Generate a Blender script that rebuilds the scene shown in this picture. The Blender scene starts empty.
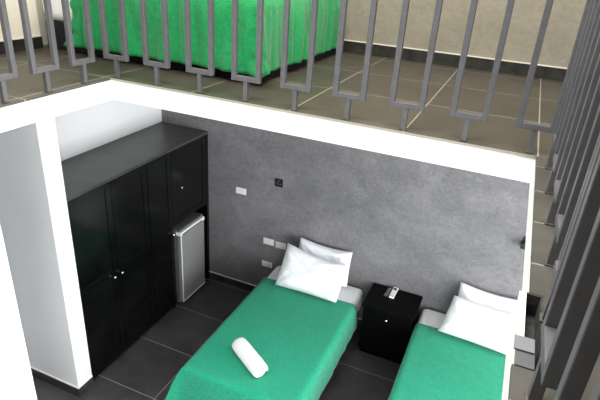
import bpy, bmesh, math, random
from mathutils import Vector, Matrix, noise
random.seed(7)
C = bpy.context.scene.collection
PI = math.pi

# ------------------------------------------------------------------ camera
cam_d = bpy.data.cameras.new('camera'); cam = bpy.data.objects.new('camera', cam_d); C.objects.link(cam)
R_ = Vector((0.916, 0.397, 0.064)); F_ = Vector((-0.334, 0.839, -0.431)).normalized()
R_ = (R_ - F_*R_.dot(F_)).normalized(); U_ = R_.cross(F_)
M = Matrix((R_, U_, -F_)).transposed().to_4x4(); M.translation = Vector((3.573, -4.604, 3.718))
cam.matrix_world = M
cam_d.sensor_width = 36; cam_d.lens = 517.05*36/600; cam_d.clip_start = 0.02
S = bpy.context.scene; S.camera = cam
S.view_settings.view_transform = 'Standard'; S.view_settings.look = 'None'
S.view_settings.gamma = 1; S.view_settings.use_curve_mapping = False
S.view_settings.exposure = 0.12

# ------------------------------------------------------------------ world and window light
W = bpy.data.worlds.new('world'); S.world = W; W.use_nodes = True
bg = W.node_tree.nodes['Background']; bg.inputs[0].default_value = (.85, .92, 1, 1); bg.inputs[1].default_value = 1.0
def area(name, loc, target, sx, sy, power, col):
    l = bpy.data.lights.new(name, 'AREA'); l.shape = 'RECTANGLE'; l.size = sx; l.size_y = sy; l.energy = power; l.color = col
    o = bpy.data.objects.new(name, l); C.objects.link(o); o.location = loc
    o.rotation_euler = (Vector(target)-Vector(loc)).to_track_quat('-Z', 'Y').to_euler()
    return o
area('daylight_right_low', (6.55, -1.65, 1.35), (0, -1.65, 1.35), 2.5, 2.2, 215, (.97, .98, 1))
area('daylight_right_high', (6.55, -2.6, 4.5), (0, -2.6, 3.6), 2.6, 1.5, 60, (.98, .99, 1))
area('added_top_fill', (2.7, -3.2, 5.5), (2.5, -3.0, 0), 2.3, 1.3, 170, (.98, .985, 1))  # overhead fill, added to brighten the beds from above; no known source
area('daylight_near', (5.15, -7.35, 1.4), (4.6, 0, 1.3), 2.5, 2.0, 215, (.98, .985, 1))
area('ceiling_lamp_warm', (2.9, -1.5, 5.35), (2.9, -1.2, 0), 1.2, .5, 30, (1, .82, .56))

# ------------------------------------------------------------------ materials
def new_mat(name):
    m = bpy.data.materials.new(name); m.use_nodes = True
    return m, m.node_tree.nodes, m.node_tree.links, m.node_tree.nodes['Principled BSDF']
def plain(name, col, rough=.6, metal=0, spec=.5, nscale=0, namp=.15, bump=0, bscale=200):
    m, N, L, B = new_mat(name)
    B.inputs['Roughness'].default_value = rough; B.inputs['Metallic'].default_value = metal
    B.inputs['Specular IOR Level'].default_value = spec
    B.inputs['Base Color'].default_value = (*col, 1)
    tc = N.new('ShaderNodeTexCoord')
    if nscale:
        n = N.new('ShaderNodeTexNoise'); n.inputs['Scale'].default_value = nscale; n.inputs['Detail'].default_value = 6
        L.new(tc.outputs['Object'], n.inputs['Vector'])
        r = N.new('ShaderNodeMapRange'); r.inputs[1].default_value = .3; r.inputs[2].default_value = .7
        r.inputs[3].default_value = 1-namp; r.inputs[4].default_value = 1+namp
        L.new(n.outputs[0], r.inputs[0])
        v = N.new('ShaderNodeVectorMath'); v.operation = 'SCALE'; v.inputs[0].default_value = col
        L.new(r.outputs[0], v.inputs['Scale']); L.new(v.outputs[0], B.inputs['Base Color'])
    if bump:
        n2 = N.new('ShaderNodeTexNoise'); n2.inputs['Scale'].default_value = bscale; n2.inputs['Detail'].default_value = 3
        L.new(tc.outputs['Object'], n2.inputs['Vector'])
        b = N.new('ShaderNodeBump'); b.inputs['Strength'].default_value = bump; b.inputs['Distance'].default_value = .004
        L.new(n2.outputs[0], b.inputs['Height']); L.new(b.outputs[0], B.inputs['Normal'])
    return m
def plaster(name, c1, c2, c3, rough=.55):
    """trowelled polished plaster: streaky two-scale mottling"""
    m, N, L, B = new_mat(name); B.inputs['Roughness'].default_value = rough
    tc = N.new('ShaderNodeTexCoord'); mp = N.new('ShaderNodeMapping'); mp.inputs['Rotation'].default_value = (0, .6, 0); mp.inputs['Scale'].default_value = (1, 1, 1.25)
    L.new(tc.outputs['Object'], mp.inputs[0])
    a = N.new('ShaderNodeTexNoise'); a.inputs['Scale'].default_value = 2.2; a.inputs['Detail'].default_value = 7; a.inputs['Distortion'].default_value = 1.2
    b = N.new('ShaderNodeTexNoise'); b.inputs['Scale'].default_value = 10; b.inputs['Detail'].default_value = 9; b.inputs['Roughness'].default_value = .65; b.inputs['Distortion'].default_value = 2.2
    L.new(mp.outputs[0], a.inputs[0]); L.new(mp.outputs[0], b.inputs[0])
    ad = N.new('ShaderNodeMath'); ad.operation = 'MULTIPLY_ADD'; ad.inputs[1].default_value = .42
    L.new(a.outputs[0], ad.inputs[0])
    h = N.new('ShaderNodeMath'); h.operation = 'MULTIPLY'; h.inputs[1].default_value = .58; L.new(b.outputs[0], h.inputs[0]); L.new(h.outputs[0], ad.inputs[2])
    cr = N.new('ShaderNodeValToRGB'); e = cr.color_ramp.elements
    e[0].position = .36; e[0].color = (*c1, 1); e[1].position = .64; e[1].color = (*c3, 1)
    k = e.new(.5); k.color = (*c2, 1)
    L.new(ad.outputs[0], cr.inputs[0]); L.new(cr.outputs[0], B.inputs['Base Color'])
    return m
def tiles(name, x0, y0, s, gw, c, grout, rough, namp=.25, spec=.5, nscale=3):
    m, N, L, B = new_mat(name); B.inputs['Roughness'].default_value = rough; B.inputs['Specular IOR Level'].default_value = spec
    g = N.new('ShaderNodeNewGeometry'); sp = N.new('ShaderNodeSeparateXYZ'); L.new(g.outputs['Position'], sp.inputs[0])
    def math_(op, a, b=None):
        n = N.new('ShaderNodeMath'); n.operation = op
        for i, q in enumerate((a, b)):
            if q is None: continue
            if isinstance(q, (int, float)): n.inputs[i].default_value = q
            else: L.new(q, n.inputs[i])
        return n.outputs[0]
    ds, cells = [], []
    for k, o0, sz in ((0, x0, s[0]), (1, y0, s[1])):
        t = math_('DIVIDE', math_('SUBTRACT', sp.outputs[k], o0 - 60*sz), sz)
        f = math_('FRACT', t); cells.append(math_('FLOOR', t))
        ds.append(math_('MULTIPLY', math_('MINIMUM', f, math_('SUBTRACT', 1.0, f)), sz))
    mk = math_('LESS_THAN', math_('MINIMUM', ds[0], ds[1]), gw/2)
    cx = N.new('ShaderNodeCombineXYZ'); L.new(cells[0], cx.inputs[0]); L.new(cells[1], cx.inputs[1])
    wn = N.new('ShaderNodeTexWhiteNoise'); wn.noise_dimensions = '3D'; L.new(cx.outputs[0], wn.inputs['Vector'])
    of = N.new('ShaderNodeVectorMath'); of.operation = 'MULTIPLY_ADD'; of.inputs[1].default_value = (9, 9, 9)
    L.new(wn.outputs['Color'], of.inputs[0]); L.new(g.outputs['Position'], of.inputs[2])
    n = N.new('ShaderNodeTexNoise'); n.inputs['Scale'].default_value = nscale; n.inputs['Detail'].default_value = 9; n.inputs['Roughness'].default_value = .62; n.inputs['Distortion'].default_value = .6
    L.new(of.outputs[0], n.inputs[0])
    r = N.new('ShaderNodeMapRange'); r.inputs[1].default_value = .3; r.inputs[2].default_value = .72; r.inputs[3].default_value = 1-namp; r.inputs[4].default_value = 1+namp
    L.new(n.outputs[0], r.inputs[0])
    tv = N.new('ShaderNodeMapRange'); tv.inputs[3].default_value = .92; tv.inputs[4].default_value = 1.08; L.new(wn.outputs['Value'], tv.inputs[0])
    v = N.new('ShaderNodeVectorMath'); v.operation = 'SCALE'; v.inputs[0].default_value = c; L.new(math_('MULTIPLY', r.outputs[0], tv.outputs[0]), v.inputs['Scale'])
    mx = N.new('ShaderNodeMix'); mx.data_type = 'RGBA'; L.new(mk, mx.inputs[0]); L.new(v.outputs[0], mx.inputs[6]); mx.inputs[7].default_value = (*grout, 1)
    L.new(mx.outputs[2], B.inputs['Base Color'])
    return m
def fabric(name, c, weave=260, namp=.14, rough=.85, sheen=.2):
    m, N, L, B = new_mat(name); B.inputs['Roughness'].default_value = rough; B.inputs['Specular IOR Level'].default_value = .2
    B.inputs['Sheen Weight'].default_value = sheen
    tc = N.new('ShaderNodeTexCoord')
    fac = []
    for sc in ((weave, 30, 40), (30, weave, 40)):
        mp = N.new('ShaderNodeMapping'); mp.inputs['Scale'].default_value = sc; L.new(tc.outputs['Object'], mp.inputs[0])
        n = N.new('ShaderNodeTexNoise'); n.inputs['Scale'].default_value = 1; n.inputs['Detail'].default_value = 3; L.new(mp.outputs[0], n.inputs[0]); fac.append(n.outputs[0])
    ad = N.new('ShaderNodeMath'); ad.operation = 'ADD'; L.new(fac[0], ad.inputs[0]); L.new(fac[1], ad.inputs[1])
    r = N.new('ShaderNodeMapRange'); r.inputs[1].default_value = .75; r.inputs[2].default_value = 1.25; r.inputs[3].default_value = 1-namp; r.inputs[4].default_value = 1+namp
    L.new(ad.outputs[0], r.inputs[0])
    v = N.new('ShaderNodeVectorMath'); v.operation = 'SCALE'; v.inputs[0].default_value = c; L.new(r.outputs[0], v.inputs['Scale'])
    L.new(v.outputs[0], B.inputs['Base Color'])
    b = N.new('ShaderNodeBump'); b.inputs['Strength'].default_value = .25; b.inputs['Distance'].default_value = .002
    L.new(ad.outputs[0], b.inputs['Height']); L.new(b.outputs[0], B.inputs['Normal'])
    return m
MT = {
 'white': plain('white_paint', (.84, .85, .86), .6, nscale=2.5, namp=.02),
 'edge': plain('edge_paint', (.90, .89, .85), .55, nscale=3, namp=.015),
 'grey_plaster': plaster('grey_trowelled_plaster', (.130, .126, .130), (.178, .172, .183), (.232, .224, .242)),
 'beige_plaster': plaster('beige_trowelled_plaster', (.235, .212, .16), (.28, .252, .195), (.325, .295, .235)),
 'cream': plain('cream_paint', (.78, .73, .60), .7, nscale=3, namp=.03),
 'floor_low': tiles('charcoal_floor_tiles', 1.21, -.662, (1.216, .608), .006, (.050, .048, .048), (.30, .285, .27), .42, .35),
 'floor_up': tiles('brown_grey_floor_tiles', 2.462, -1.433, (.638, .638), .007, (.069, .061, .047), (.33, .30, .24), .45, .22),
 'strip': tiles('edge_tile_strip', 3.0, -2.215, (9, .30), .007, (.064, .060, .049), (.26, .24, .19), .45, .3),
 'skirt': plain('dark_skirting_tile', (.035, .035, .038), .35, nscale=14, namp=.5),
 'skirt_up': plain('brown_black_skirting_tile', (.026, .025, .020), .35, nscale=14, namp=.5),
 'skirt_line': plain('skirting_bead', (.75, .72, .64), .5),
 'steel': plain('grey_painted_steel', (.088, .087, .092), .5, .0, nscale=30, namp=.12),
 'weld': plain('foot_weld', (.07, .062, .045), .6, nscale=90, namp=.6),
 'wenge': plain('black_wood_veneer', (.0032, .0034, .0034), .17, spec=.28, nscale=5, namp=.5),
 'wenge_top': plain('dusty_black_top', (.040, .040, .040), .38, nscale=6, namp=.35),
 'black': plain('black_lacquer', (.002, .002, .0022), .45, spec=.08, nscale=30, namp=.3),
 'void': plain('black_base_cloth', (.006, .006, .006), .9),
 'chrome': plain('satin_chrome', (.85, .85, .86), .22, 1),
 'fridge': plain('grey_fridge_door', (.25, .25, .253), .48, .25, nscale=8, namp=.05),
 'fridge_dark': plain('dark_fridge_top', (.105, .105, .11), .45, nscale=12, namp=.1),
 'gasket': plain('white_plastic_trim', (.82, .82, .82), .35),
 'lit_steel': plain('lit_steel_grey', (.20, .20, .215), .5, .3),  # steel in a lighter grey: light on the block's top put into colour
 'rubber': plain('black_rubber', (.012, .012, .012), .6),
 'mattress': fabric('white_bed_sheet', (.90, .90, .91), 320, .03, .8),
 'pillow': fabric('white_pillowcase', (.88, .90, .94), 400, .02, .8),
 'green': fabric('green_cotton_cover', (.0125, .30, .172), 260, .20),
 'green_up': fabric('green_cotton_cover_upstairs', (.013, .265, .078), 230, .20),
 'towel': plain('white_terry', (.88, .88, .88), .95, bump=1., bscale=420),
 'plate': plain('white_switch_plastic', (.84, .84, .83), .3),
 'plate_grey': plain('pale_switch_plastic', (.66, .66, .66), .35),
 'socket': plain('black_socket_plastic', (.012, .012, .013), .35),
 'remote_white': plain('white_remote_plastic', (.86, .87, .88), .3),
 'remote_key': plain('grey_rubber_keys', (.35, .36, .37), .5),
 'screen': plain('grey_lcd', (.06, .08, .09), .15),
 'mortar': plain('rough_dark_mortar', (.03, .029, .025), .9, nscale=40, namp=.7, bump=1, bscale=60),
 'glass': None, 'frame': plain('white_window_frame', (.8, .8, .8), .4),
}
gm, GN, GL, GB = new_mat('window_glass'); GB.inputs['Transmission Weight'].default_value = 1; GB.inputs['Roughness'].default_value = 0; GB.inputs['IOR'].default_value = 1.45
MT['glass'] = gm

# ------------------------------------------------------------------ helpers
def add_box(bm, lo, hi, mat=None):
    vs = [bm.verts.new((x, y, z)) for x in (lo[0], hi[0]) for y in (lo[1], hi[1]) for z in (lo[2], hi[2])]
    for f in ((0,1,3,2), (4,6,7,5), (0,4,5,1), (2,3,7,6), (0,2,6,4), (1,5,7,3)):
        bm.faces.new([vs[i] for i in f])
    if mat is not None:
        for v in vs: v.co = mat @ v.co
def add_lathe(bm, prof, mat=None, n=20):
    """prof: list of (r, z)"""
    rings = []
    for r, z in prof:
        rings.append([bm.verts.new((r*math.cos(2*PI*i/n), r*math.sin(2*PI*i/n), z)) for i in range(n)])
    for a, b in zip(rings, rings[1:]):
        for i in range(n): bm.faces.new((a[i], a[(i+1) % n], b[(i+1) % n], b[i]))
    bm.faces.new(rings[0][::-1]); bm.faces.new(rings[-1])
    if mat is not None:
        for r in rings:
            for v in r: v.co = mat @ v.co
def obj(name, bm, mat, parent=None, bevel=0, smooth=False, seg=2):
    bmesh.ops.recalc_face_normals(bm, faces=bm.faces)
    me = bpy.data.meshes.new(name); bm.to_mesh(me); bm.free()
    o = bpy.data.objects.new(name, me); C.objects.link(o)
    me.materials.append(MT[mat] if isinstance(mat, str) else mat)
    if smooth:
        for p in me.polygons: p.use_smooth = True
    if bevel:
        b = o.modifiers.new('bevel', 'BEVEL'); b.width = bevel; b.segments = seg; b.limit_method = 'ANGLE'
    if parent:
        o.parent = parent
        mw = Matrix.Identity(4); p = parent
        while p: mw = p.matrix_basis @ mw; p = p.parent
        o.matrix_parent_inverse = Matrix.Identity(4)
        o.data.transform(mw.inverted())      # geometry is written in world coordinates
    return o
def boxes(name, lst, mat, parent=None, bevel=0):
    bm = bmesh.new()
    for lo, hi in lst: add_box(bm, lo, hi)
    return obj(name, bm, mat, parent, bevel)
def tag(o, label, cat, group=None):
    o['label'] = label; o['category'] = cat
    if group: o['group'] = group
    return o
def thing(name, label, cat, loc=(0,0,0), group=None):
    o = bpy.data.objects.new(name, None); C.objects.link(o); o.location = loc; o.empty_display_size = .1
    return tag(o, label, cat, group)
def struct(name, lst, mat, parent=None, bevel=0):
    o = boxes(name, lst, mat, parent, bevel)
    if not parent: o['kind'] = 'structure'
    return o

# ------------------------------------------------------------------ the setting
H, T = 2.934, .137
ZB = H - T
XL, XR, YF = 1.228, 3.735, -2.066
XE, YN, ZC = 6.7, -7.5, 5.6          # right wall, near wall, ceiling
TT = .012                            # tile thickness on the slab
struct('floor', [((-.1, YN, -.1), (XE, .0, 0))], 'floor_low')
struct('wall_back_lower', [((-.1, 0, -.1), (XE, .15, ZB))], 'grey_plaster')
struct('wall_back_upper', [((-.1, 0, ZB), (XE, .15, ZC))], 'beige_plaster')
struct('wall_left_lower', [((-.15, YN, 0), (0, 0, ZB))], 'white')
struct('wall_left_upper', [((-.15, -1.62, H), (.10, 0, ZC)), ((-.15, YN, H), (.17, -1.62, ZC))], 'cream')
struct('wall_wardrobe_end', [((0, -2.15, 0), (.607, -1.988, ZB))], 'white')
struct('wall_corridor', [((.98, YN, 0), (1.134, -2.917, ZB))], 'white')
struct('wall_right', [((XE, YN, 0), (XE+.15, .15, .25)), ((XE, YN, 2.45), (XE+.15, .15, 3.75)), ((XE, YN, 5.25), (XE+.15, .15, ZC)),
        ((XE, -.3, .25), (XE+.15, .15, 2.45)), ((XE, YN, .25), (XE+.15, -3.0, 2.45)),
        ((XE, -1.2, 3.75), (XE+.15, .15, 5.25)), ((XE, YN, 3.75), (XE+.15, -4.0, 5.25))], 'white')
struct('wall_near', [((-.15, YN-.15, 0), (3.8, YN, ZC)), ((6.5, YN-.15, 0), (XE+.15, YN, ZC)), ((3.8, YN-.15, 0), (6.5, YN, .3)), ((3.8, YN-.15, 2.5), (6.5, YN, ZC))], 'beige_plaster')
struct('ceiling', [((-.15, YN-.15, ZC), (1.7, .15, ZC+.15)), ((4.1, YN-.15, ZC), (XE+.15, .15, ZC+.15)), ((1.7, YN-.15, ZC), (4.1, -3.9, ZC+.15)), ((1.7, -2.5, ZC), (4.1, .15, ZC+.15))], 'white')
def window(n, axis, a0, a1, z0, z1, pos, mull):
    lst = []
    def bar(u0, u1, w0, w1):
        if axis == 'x': lst.append(((pos+.02, u0, w0), (pos+.08, u1, w1)))
        else: lst.append(((u0, pos-.08, w0), (u1, pos-.02, w1)))
    f = .06
    bar(a0, a1, z0, z0+f); bar(a0, a1, z1-f, z1); bar(a0, a0+f, z0, z1); bar(a1-f, a1, z0, z1)
    for k in range(1, mull):
        c = a0+(a1-a0)*k/mull; bar(c-f/2, c+f/2, z0, z1)
    w = boxes('window_%d' % n, lst, 'frame'); w['kind'] = 'structure'
    if axis == 'x': g = [((pos+.045, a0+.03, z0+.03), (pos+.051, a1-.03, z1-.03))]
    else: g = [((a0+.03, pos-.051, z0+.03), (a1-.03, pos-.045, z1-.03))]
    boxes('window_pane', g, 'glass', w)
window(1, 'x', -3.0, -.3, .25, 2.45, XE, 3)
window(2, 'x', -4.0, -1.2, 3.75, 5.25, XE, 2)
window(3, 'y', 3.8, 6.5, .3, 2.5, YN, 3)
sk = struct('window_4', [((1.7, -3.9, ZC+.05), (4.1, -3.83, ZC+.11)), ((1.7, -2.57, ZC+.05), (4.1, -2.5, ZC+.11)), ((1.7, -3.83, ZC+.05), (1.77, -2.57, ZC+.11)), ((4.03, -3.83, ZC+.05), (4.1, -2.57, ZC+.11))], 'frame')  # unseen roof opening, added to go with the overhead fill
boxes('window_pane', [((1.77, -3.83, ZC+.075), (4.03, -2.57, ZC+.081))], 'glass', sk)

# the gallery slab round the opening: white edge, tiles on top
struct('floor_gallery_slab', [((-.1, YF, ZB), (XE, 0, H-TT)), ((-.1, YN, ZB), (XL, YF, H-TT)), ((XR, -3.285, ZB), (XE, YF, H-TT)), ((XR-.030, YN, ZB), (XE, -3.60, H-TT)), ((XR+.03, -3.60, ZB), (XE, -3.285, H-TT)), ((XR-.028, -3.60, ZB), (XR+.03, -3.285, H-.075)), ((XR-.029, -3.601, H-.075), (XR-.012, -3.285, H-.002))], 'edge')
bm = bmesh.new()
ov = .004
add_box(bm, (-.1, YF-ov, H-TT), (XE, 0, H)); add_box(bm, (-.1, YN, H-TT), (XL+ov, YF-ov, H))
add_box(bm, (XR+.075, YN, H-TT), (XE, YF-ov, H))
o = obj('floor_gallery', bm, 'floor_up'); o['kind'] = 'structure'

# the narrow tile strip along the right edge, broken open at one place
struct('trim_2', [((XR-ov, -3.285, H-TT), (XR+.075, YF-ov, H)), ((XR+.03, -3.60, H-TT), (XR+.075, -3.285, H)), ((XR-.034, YN, H-TT), (XR+.075, -3.60, H))], 'strip')
# skirtings
def skirting(name, lo, hi, axis, mat='skirt'):
    """dark tile strip with a pale bead on top"""
    o = boxes(name, [(lo, hi)], mat); o['kind'] = 'structure'
    boxes('bead', [((lo[0], lo[1], hi[2]), (hi[0], hi[1], hi[2]+.009))], 'skirt_line', o)
    return o
skirting('baseboard_back_lower', (.61, -.012, 0), (XE, 0, .085), 'x')
skirting('baseboard_back_upper', (.10, -.012, H), (XE, 0, H+.098), 'x', 'skirt_up')
skirting('baseboard_left_upper', (.17, -6.5, H), (.182, -1.62, H+.085), 'y', 'skirt_up')
skirting('baseboard_wardrobe_end', (0, -2.162, 0), (.607, -2.15, .1), 'x')
skirting('baseboard_partition_tip', (.607, -2.162, 0), (.617, -1.988, .1), 'y')
skirting('baseboard_corridor', (1.134, YN+.01, 0), (1.144, -2.917, .1), 'y')

# ------------------------------------------------------------------ railings
BEND = -.036
TB = .028                            # square tube
ZU0, ZU1 = H+.112, H+.142            # the bottom bar of each U
ZR = H + .98
def railing(name, label, a, b, n, start, pitch, ext0, ext1, gap=.152, bend=None):
    """a row of U-shaped pairs of uprights, each on one short foot, under one handrail"""
    a, b = Vector(a), Vector(b); u = (b-a).normalized(); w = Vector((-u.y, u.x, 0))
    t = thing(name, label, 'railing', a)
    def bx(bm, s0, s1, z0, z1, h=TB):
        off = 0
        if bend:                          # the edge, and the railing on it, step inwards past this point
            off = bend[1]*min(1, max(0, ((s0+s1)/2-bend[0])/.3+.5))
        mt = Matrix((u, w, Vector((0,0,1)))).transposed().to_4x4(); mt.translation = Vector((a.x, a.y, 0)) + w*off
        add_box(bm, (s0, -h/2, z0), (s1, h/2, z1), mt)
    bm = bmesh.new()
    if bend: bx(bm, ext0, bend[0], ZR, ZR+.04, .06); bx(bm, bend[0]+.0005, ext1, ZR, ZR+.04, .06)
    else: bx(bm, ext0, ext1, ZR, ZR+.04, .06)
    obj('handrail', bm, 'steel', t, .004)
    for k in range(n):
        c = start + pitch*k
        bm = bmesh.new()
        bx(bm, c-gap/2-TB/2, c-gap/2+TB/2, ZU0, ZR); bx(bm, c+gap/2-TB/2, c+gap/2+TB/2, ZU0, ZR)
        bx(bm, c-gap/2+TB/2, c+gap/2-TB/2, ZU0, ZU1-.002)
        ba = obj('baluster', bm, 'steel', t, .0025)
        bm = bmesh.new(); bx(bm, c-TB/2+.002, c+TB/2-.002, H+.006, ZU0+.002, TB-.004); obj('foot', bm, 'steel', ba)
        bm = bmesh.new(); bx(bm, c-TB/2-.003, c+TB/2+.003, H, H+.007, TB+.006); obj('weld', bm, 'weld', ba, .003)
    return t
railing('gallery_railing', 'grey steel railing across the far edge of the opening, before the upstairs bed',
        (1.262, -2.040, H), (3.700, -2.032, H), 9, 0, .3045, -.022, 2.485)
railing('gallery_railing', 'grey steel railing along the left edge of the opening, above the wardrobe',
        (1.205, -2.25, H), (1.205, -7, H), 12, .01, .272, -.17, 3.4)
railing('gallery_railing', 'grey steel railing close on the right, seen end-on as a dense row of bars',
        (3.783, -2.215, H), (3.783, -6.43, H), 9, 0, .295, -.15, 2.6, .152, (1.24, BEND))

# ------------------------------------------------------------------ wardrobe
WX, WL, WH = .607, 1.985, 1.905
w = thing('wardrobe', 'tall black wood wardrobe along the left wall with panelled doors', 'wardrobe', (0, -1, 0))
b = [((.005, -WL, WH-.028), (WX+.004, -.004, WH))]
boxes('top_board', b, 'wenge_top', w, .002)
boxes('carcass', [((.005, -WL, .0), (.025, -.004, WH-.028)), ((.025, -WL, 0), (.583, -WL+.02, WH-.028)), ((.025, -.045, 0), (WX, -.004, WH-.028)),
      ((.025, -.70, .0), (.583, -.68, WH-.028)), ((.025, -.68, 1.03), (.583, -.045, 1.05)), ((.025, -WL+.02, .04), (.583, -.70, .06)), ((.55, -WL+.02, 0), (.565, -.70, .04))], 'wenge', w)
def door(y0, y1, z0, z1, cuts, knob):
    """framed door: stiles and rails proud of recessed panels; cuts = z of the rails' centres"""
    sw, rw = .064, .06
    bm = bmesh.new(); x0, x1 = .585, WX
    add_box(bm, (x0, y0, z0), (x1, y0+sw, z1)); add_box(bm, (x0, y1-sw, z0), (x1, y1, z1))
    rails = [(z0, z0+rw)] + [(c-rw/2, c+rw/2) for c in cuts] + [(z1-rw, z1)]
    for a, c in rails: add_box(bm, (x0, y0+sw+.0006, a), (x1, y1-sw-.0006, c))
    d = obj('door', bm, 'wenge', w, .003)
    for (a0, a1), (b0, b1) in zip(rails, rails[1:]):
        boxes('panel', [((x0+.002, y0+sw, a1), (x1-.007, y1-sw, b0))], 'wenge', d)
    bm = bmesh.new()
    mt = Matrix.Translation((WX, knob[0], knob[1])) @ Matrix.Rotation(PI/2, 4, 'Y')
    add_lathe(bm, [(.007, -.002), (.006, .014), (.011, .018), (.013, .026), (.011, .032), (.004, .034)], mt, 16)
    obj('knob', bm, 'chrome', d, 0, True)
door(-WL+.004, -1.523, .06, WH-.03, (.42, 1.0), (-1.60, .958))
door(-1.519, -1.052, .06, WH-.03, (.42, 1.0), (-1.505, .956))
door(-1.042, -.682, .06, WH-.03, (.42, 1.0), (-.715, .966))
door(-.678, -.048, 1.045, WH-.03, (), (-.545, 1.445))

# ------------------------------------------------------------------ minibar fridge
f = thing('minibar_fridge', 'small grey fridge with a white handle strip, set into the wardrobe end', 'fridge', (.35, -.42, 0))
FY0, FY1, FX = -.642, -.190, .662
boxes('cabinet', [((.12, FY0+.006, .03), (.612, FY1-.006, .955))], 'fridge_dark', f, .006)
boxes('worktop', [((.12, FY0+.002, .957), (FX-.012, FY1-.002, .985))], 'fridge_dark', f, .006)
boxes('door', [((.618, FY0, .055), (FX, FY1, .915))], 'fridge', f, .008)
boxes('gasket', [((.612, FY0+.012, .07), (.618, FY1-.012, .905))], 'rubber', f)
boxes('handle_strip', [((.60, FY0, .934), (FX+.004, FY1, .957)), ((.60, FY0, .915), (FX+.004, FY0+.03, .934)), ((.60, FY1-.03, .915), (FX+.004, FY1, .934))], 'gasket', f, .003)
boxes('grip_recess', [((.60, FY0+.03, .915), (FX-.015, FY1-.03, .934))], 'rubber', f)
boxes('door_trim', [((FX, FY0+.002, .06), (FX+.003, FY0+.014, .912)), ((FX, FY0+.014, .06), (FX+.003, FY1-.004, .072))], 'gasket', f)
boxes('plinth', [((.14, FY0+.02, 0), (.60, FY1-.02, .03))], 'rubber', f)

# ------------------------------------------------------------------ cloth helpers
def nz(x, y, z=0, s=1.0): return noise.noise(Vector((x*s, y*s, z)))
def rounded_slab(bm, x0, x1, y0, y1, z0, z1, r, n=5):
    """box with rounded top and side edges (a mattress)"""
    def ring(inset, z):
        pts = []
        rr = max(.04-inset*.3, .02)
        for cx, cy, a0 in ((x1-inset-rr, y1-inset-rr, 0), (x0+inset+rr, y1-inset-rr, PI/2), (x0+inset+rr, y0+inset+rr, PI), (x1-inset-rr, y0+inset+rr, 1.5*PI)):
            for i in range(n+1):
                a = a0 + PI/2*i/n; pts.append(bm.verts.new((cx+rr*math.cos(a), cy+rr*math.sin(a), z)))
        return pts
    rings = []
    for i in range(n+1):
        a = PI/2*i/n; rings.append(ring(r*(1-math.sin(a)), z0+r*(1-math.cos(a))))
    for i in range(n+1):
        a = PI/2*i/n; rings.append(ring(r*(1-math.cos(a)), z1-r+r*math.sin(a)))
    for p, q in zip(rings, rings[1:]):
        m = len(p)
        for i in range(m): bm.faces.new((p[i], p[(i+1) % m], q[(i+1) % m], q[i]))
    bm.faces.new(rings[0][::-1]); bm.faces.new(rings[-1])
def cover_mesh(x0, x1, y0, y1, zt, dl, dr, df, db, seed, wav=.012, r=.045, nu=70, nv=110, flare=.02, ck=.25, cx_=.45, cy_=.30):
    """A bedspread over the box x0..x1, y0..y1 with its top at zt. dl/dr/df/db: drop at the left, right, foot (y0) and head (y1) edge
    (0: the cover ends flat there). The edges roll over with radius r; hanging cloth ripples."""
    def coords(a0, a1, d0, d1, n):
        L0, L1 = a0-d0, a1+d1
        return [L0+(L1-L0)*i/n for i in range(n+1)]
    us = coords(x0, x1, dl, dr, nu); vs = coords(y0, y1, df, db, nv)
    def roll(s, a0, a1):
        """arc length s along the sheet -> (position, drop, side)"""
        if s < a0+r*.0:
            e, sg, a = a0-s, -1, a0
        elif s > a1:
            e, sg, a = s-a1, 1, a1
        else: return s, 0., 0
        q = r*PI/2
        if e < q: th = e/r; return a+sg*r*math.sin(th)*1.0, r*(1-math.cos(th)), sg
        return a+sg*(r+flare*(e-q)), r+(e-q), sg
    bm = bmesh.new(); grid = []
    for v in vs:
        row = []
        for u in us:
            X, dx, sx = roll(u, x0+r, x1-r) if True else 0
            Y, dy, sy = roll(v, y0+r, y1-r if db > 0 else y1+1)
            if dx > 0 and dy > 0:                      # a folded corner: the cloth hangs from the corner
                d = max(dx, dy) + ck*min(dx, dy)
                X = X + sx*cx_*min(dx, dy); Y = Y + sy*cy_*min(dx, dy)
            else: d = dx+dy
            z = zt-d
            # ripples: gentle on top, folds on the drop
            z += .004*nz(u*1.7, v*2.3, seed) + .0025*nz(u*6, v*4.5, seed+3) + .0018*nz(u*17+v*3, v*12, seed+5)
            hang = min(1, d/.12)
            if hang > .05:
                k = wav*hang*(nz((v if sx else u)*5.5, d*1.2, seed+8)+.5*nz((v if sx else u)*13, d*2, seed+9))
                if sx: X += sx*(abs(k)*1.2)
                if sy: Y += sy*(abs(k)*1.2)
            row.append(bm.verts.new((X, Y, z)))
        grid.append(row)
    for a, c in zip(grid, grid[1:]):
        for i in range(len(a)-1): bm.faces.new((a[i], a[i+1], c[i+1], c[i]))
    return bm
def solid(o, t=.004):
    m = o.modifiers.new('solid', 'SOLIDIFY'); m.thickness = t; m.offset = 1 if True else 0
    return o

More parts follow.
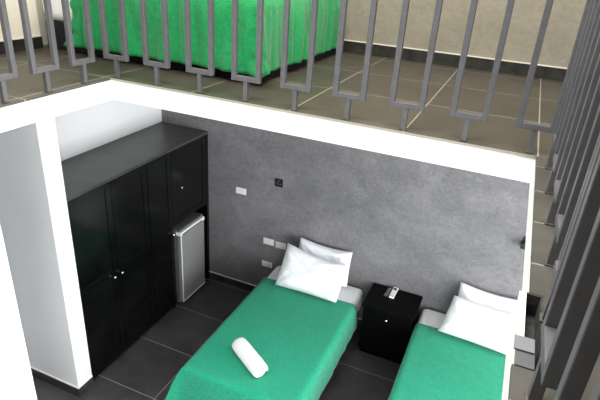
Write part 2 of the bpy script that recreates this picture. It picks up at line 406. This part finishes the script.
# ------------------------------------------------------------------ the two single beds below
def single_bed(x0, x1, label):
    t = thing('single_bed', label, 'bed', ((x0+x1)/2, -.95, 0), 'single beds below')
    boxes('bed_base', [((x0+.03, -1.85, .09), (x1-.03, -.03, .25))], 'void', t, .012)
    for x in (x0+.10, x1-.10):
        for y in (-1.76, -.12):
            bm = bmesh.new(); add_lathe(bm, [(.022, 0), (.03, .09)], Matrix.Translation((x, y, 0)), 14); obj('leg', bm, 'black', t, 0, True)
    bm = bmesh.new(); rounded_slab(bm, x0+.012, x1-.012, -1.865, -.02, .25, .511, .05); obj('mattress', bm, 'mattress', t, 0, True)
    return t
B1 = (1.520, 2.575); B2 = (3.190, 4.245)
single_bed(*B1, 'black-based single bed with white mattress, between the wardrobe and the nightstand')
single_bed(*B2, 'black-based single bed with white mattress, right of the nightstand and cut by the gallery edge')
def spread(x0, x1, head, seed, label, drops=(.17, .19), fl=.13):
    bm = cover_mesh(x0, x1, -1.88, head, .519, drops[0], drops[1], .40, 0, seed, flare=fl, cx_=.27)
    o = obj('bedspread', bm, 'green', None, 0, True); tag(o, label, 'bedspread', 'green bedspreads below'); return solid(o)
spread(B1[0]-.002, B1[1]+.004, -.36, 1.3, 'green cotton bedspread with the rolled towel on it, on the bed beside the wardrobe', (.28, .25))
spread(B2[0]-.002, B2[1]+.004, -.33, 7.9, 'green cotton bedspread on the bed right of the nightstand, half hidden by the gallery edge', (.22, .20), .02)

# ------------------------------------------------------------------ pillows
def pillow(name, label, bl, br, tl, tr, th, seed, sag=.0):
    """a soft pillow between four corner points, with a crisp case seam"""
    bl, br, tl, tr = map(Vector, (bl, br, tl, tr)); n = 34
    nrm = ((br-bl).cross(tl-bl)).normalized()
    if nrm.y > 0: nrm = -nrm
    bm = bmesh.new(); top, bot = [], []
    for j in range(n+1):
        rt, rb = [], []
        for i in range(n+1):
            u, v = i/n, j/n
            # edges drawn in between the corners
            uu = u + .012*(1-2*u)*(math.sin(PI*v))*1.0*abs(2*u-1)**2
            vv = v + .018*(1-2*v)*(math.sin(PI*u))*1.0*abs(2*v-1)**2
            p = (bl*(1-uu)+br*uu)*(1-vv) + (tl*(1-uu)+tr*uu)*vv
            e = max(0, (1-(2*u-1)**6)*(1-(2*v-1)**6))
            k = e**.55
            wr = .011*nz(u*3.2+seed, v*4.4, seed)+.007*nz(u*9+v*5, v*7-u*3, seed+2)+.004*nz(u*20, v*17, seed+4)
            wr *= .9*(.25+.75*min(1, e*1.4))
            # creases that run in from the corners
            for (cu, cv) in ((0,0), (1,0), (0,1), (1,1)):
                dx_, dy_ = u-cu, v-cv; dd = math.hypot(dx_, dy_); an = math.atan2(abs(dy_), abs(dx_))
                wr += .012*math.sin(an*13+seed*3+cu*2+cv)*math.exp(-dd*3.6)*min(1, dd*7)*min(1, e*3)
            sg = -sag*math.sin(PI*u)*v**2
            q = p + Vector((0, 0, sg))
            rt.append(bm.verts.new(q + nrm*(th*.62*k + wr)))
            edge = i in (0, n) or j in (0, n)
            rb.append(rt[-1] if edge else bm.verts.new(q - nrm*(th*.38*k)))
        top.append(rt); bot.append(rb)
    for j in range(n):
        for i in range(n):
            bm.faces.new((top[j][i], top[j][i+1], top[j+1][i+1], top[j+1][i]))
            f_ = [bot[j][i], bot[j+1][i], bot[j+1][i+1], bot[j][i+1]]
            if len(set(f_)) == 4:
                try: bm.faces.new(f_)
                except ValueError: pass
    o = obj(name, bm, 'pillow', None, 0, True); return tag(o, label, 'pillow', 'white pillows on the beds below')
pillow('pillow', 'white pillow standing behind another against the grey wall, bed beside the wardrobe',
       (1.79, -.13, .532), (2.40, -.13, .532), (1.795, -.055, .945), (2.395, -.055, .93), .13, 2.1, .02)
pillow('pillow', 'white pillow leaning in front of another, bed beside the wardrobe',
       (1.712, -.475, .552), (2.395, -.465, .552), (1.715, -.20, .925), (2.425, -.20, .865), .19, 5.7, .03)
pillow('pillow', 'white pillow standing behind another against the grey wall, bed right of the nightstand',
       (3.50, -.13, .532), (4.12, -.13, .532), (3.505, -.055, .93), (4.11, -.055, .91), .13, 8.4, .02)
pillow('pillow', 'white pillow leaning in front of another, bed right of the nightstand',
       (3.405, -.41, .552), (4.09, -.46, .552), (3.478, -.205, .86), (4.10, -.21, .87), .18, 11.9, .02)

# ------------------------------------------------------------------ rolled towel
def rolled_towel(p, q, r):
    p, q = Vector(p), Vector(q); ax = (q-p); L_ = ax.length; ax.normalize()
    s = ax.cross(Vector((0,0,1))).normalized(); up = s.cross(ax)
    bm = bmesh.new(); turns, n, m = 3.2, 90, 22; rows = []
    for j in range(m+1):
        t = j/m; row = []
        for i in range(n+1):
            a = i/n; th = 2*PI*turns*a
            rr = .008 + (r-.008)*a
            end = 1-.10*(abs(2*t-1)**8)
            rr *= end*(1+.03*nz(t*6, th*.8, 4))
            pos = L_*t + (0 if 0 < j < m else 0)
            pos += .012*(1-a)*(1 if t < .5 else -1)*(abs(2*t-1)**6)
            row.append(bm.verts.new(p + ax*pos + s*(rr*math.cos(th+2.2)) + up*(rr*math.sin(th+2.2)*.94)))
        rows.append(row)
    for a, b_ in zip(rows, rows[1:]):
        for i in range(n): bm.faces.new((a[i], a[i+1], b_[i+1], b_[i]))
    o = obj('rolled_towel', bm, 'towel', None, 0, True)
    md = o.modifiers.new('solid', 'SOLIDIFY'); md.thickness = .012; md.offset = -1
    return tag(o, 'white towel rolled up and laid on the green bedspread', 'towel')
rolled_towel((1.842, -1.485, .596), (2.178, -1.700, .596), .081)

# ------------------------------------------------------------------ nightstand and remotes
ns = thing('nightstand', 'black wooden nightstand with one drawer between the two lower beds', 'nightstand', (2.91, -.22, 0))
NX0, NX1, NY, NT = 2.655, 3.180, -.435, .615
boxes('top_board', [((NX0, NY, NT-.022), (NX1, -.015, NT))], 'black', ns, .002)
boxes('body', [((NX0+.015, NY+.03, .05), (NX0+.033, -.02, NT-.022)), ((NX1-.033, NY+.03, .05), (NX1-.015, -.02, NT-.022)), ((NX0+.033, -.035, .05), (NX1-.033, -.02, NT-.022)),
      ((NX0+.033, NY+.03, .05), (NX1-.033, -.035, .07)), ((NX0+.033, NY+.03, .40), (NX1-.033, -.035, .415))], 'black', ns)
dr = boxes('drawer', [((NX0+.017, NY+.010, .425), (NX1-.017, NY+.030, NT-.028))], 'black', ns, .002)
bm = bmesh.new(); mt = Matrix.Translation((2.918, NY+.010, .510)) @ Matrix.Rotation(PI/2, 4, 'X')
add_lathe(bm, [(.006, -.002), (.006, .014), (.011, .018), (.0125, .026), (.010, .032), (.003, .034)], mt, 16); obj('knob', bm, 'chrome', dr, 0, True)
boxes('door', [((NX0+.017, NY+.010, .06), (NX1-.017, NY+.030, .418))], 'black', ns, .002)
boxes('plinth', [((NX0+.03, NY+.04, 0), (NX1-.03, -.03, .05))], 'black', ns)

def remote(name, label, c, ang, w_, l_, h_, mat, keys, screen):
    t = thing(name, label, 'remote control', (c[0], c[1], NT))
    mt = Matrix.Translation((c[0], c[1], NT+.0005)) @ Matrix.Rotation(ang, 4, 'Z')
    def bb(nm, lst, m, bev=0, par=t):
        bm = bmesh.new()
        for lo, hi in lst: add_box(bm, lo, hi, mt)
        return obj(nm, bm, m, par, bev)
    bb('casing', [((-w_/2, -l_/2, 0), (w_/2, l_/2, h_))], mat, .006)
    for k in keys: bb('button', [((k[0]-k[2], k[1]-k[3], h_-.001), (k[0]+k[2], k[1]+k[3], h_+.0025))], 'remote_key')
    if screen: bb('screen', [((-w_*.33, l_*.18, h_-.001), (w_*.33, l_*.38, h_+.001))], 'screen')
    return t
remote('remote_control', 'white remote with a small grey display, lying on the nightstand', (2.894, -.112, 0), -.03, .052, .19, .022, 'remote_white',
       [(0, -.085, .018, .004)], True)
remote('remote_control', 'black remote with small grey keys, beside the white one on the nightstand', (2.838, -.128, 0), -.05, .044, .185, .018, 'socket',
       [(x, y, .004, .004) for y in (-.075, -.05, -.02, .005, .03, .055) for x in (-.012, 0, .012)], False)

# ------------------------------------------------------------------ switches and sockets on the grey wall
def plate(name, label, cat, cx, cz, w_, h_, mat, rock, holes, grp=None):
    t = thing(name, label, cat, (cx, 0, cz), grp)
    boxes('faceplate', [((cx-w_/2, -.010, cz-h_/2), (cx+w_/2, -.0005, cz+h_/2))], mat, t, .003)
    for k in range(rock):
        rw = (w_-.036)/max(rock, 1); x = cx-w_/2+.018+rw*k
        boxes('rocker', [((x+.001, -.0135, cz-h_/2+.016), (x+rw-.001, -.0095, cz+h_/2-.016))], mat, t, .0015)
    for (hx, hz) in holes:
        bm = bmesh.new(); add_lathe(bm, [(.0055, 0), (.0055, .002)], Matrix.Translation((cx+hx, -.0098, cz+hz)) @ Matrix.Rotation(PI/2, 4, 'X'), 12)
        obj('pin_hole', bm, 'rubber' if mat != 'socket' else 'remote_key', t)
    return t
g_ = 'wall plates by the beds'
plate('light_switch', 'white switch plate alone on the grey wall, left of the black socket', 'switch', 1.029, 1.290, .128, .076, 'plate', 2, [], g_)
plate('light_switch', 'white switch plate beside the pillows, left one of the level pair', 'switch', 1.397, .745, .132, .078, 'plate', 3, [], g_)
plate('light_switch', 'pale switch plate half tucked behind the pillows, right one of the level pair', 'switch', 1.550, .738, .128, .078, 'plate_grey', 3, [], g_)
plate('wall_socket', 'white wall socket low beside the mattress, under the pair of switches', 'socket', 1.387, .440, .130, .070, 'plate', 0, [(.025, .012), (.016, -.010), (.036, -.010)], g_)
plate('wall_socket', 'small black square socket high on the grey wall', 'socket', 1.487, 1.495, .094, .092, 'socket', 0, [(0, .018), (-.018, -.012), (.018, -.012)], g_)
wl = thing('reading_light', 'small black wall fitting at the right edge of the grey wall', 'wall light', (3.97, 0, 1.48))
boxes('bracket', [((3.945, -.02, 1.43), (4.03, -.0005, 1.54))], 'socket', wl, .004)
boxes('head', [((3.93, -.07, 1.44), (4.02, -.02, 1.50))], 'socket', wl, .006)

# ------------------------------------------------------------------ upstairs double bed
ub = thing('double_bed', 'large bed on a black base upstairs behind the far railing', 'bed', (1.1, -.85, H))
UX0, UX1, UY0, UY1 = .21, 2.03, -1.60, -.08
boxes('bed_base', [((UX0, UY0, H+.001), (UX1, UY1, H+.205))], 'void', ub, .008)
bm = bmesh.new(); rounded_slab(bm, UX0+.0, UX1-.01, UY0-.02, UY1, H+.205, H+.50, .07); obj('mattress', bm, 'mattress', ub, 0, True)
bm = cover_mesh(.56, UX1+.02, UY0-.055, UY1+.02, H+.512, .0, .42, .42, 0, 21.7, .06, .06, 130, 90, .03, -.10, .16, .10)
o = obj('bedspread', bm, 'green_up', None, 0, True); solid(o, .005)
tag(o, 'bright green bedspread hanging in folds over the upstairs bed behind the railing', 'bedspread')

# ------------------------------------------------------------------ broken tile pocket and steel block at the right edge
m_ = boxes('mortar_patch', [((XR-.012, -3.60, H-.075), (XR+.030, -3.285, H-.066)), ((XR+.024, -3.60, H-.066), (XR+.0305, -3.285, H-.001)), ((XR-.012, -3.292, H-.066), (XR+.024, -3.2845, H-.001))], 'mortar')
m_['kind'] = 'structure'; m_.name = 'trim_1'
k = boxes('steel_block', [((XR-.030, -3.602, H-.0015), (XR+.012, -3.498, H+.004)), ((XR-.0115, -3.600, H-.065), (XR+.012, -3.498, H-.001))], 'steel', None, .002)
tag(k, 'small grey steel block set in the tiled edge by the right railing', 'block')
boxes('lit_top', [((XR-.034, -3.552, H+.0042), (XR+.010, -3.500, H+.009))], 'lit_steel', k, .001)  # pale plate that paints the lit part of the block's top
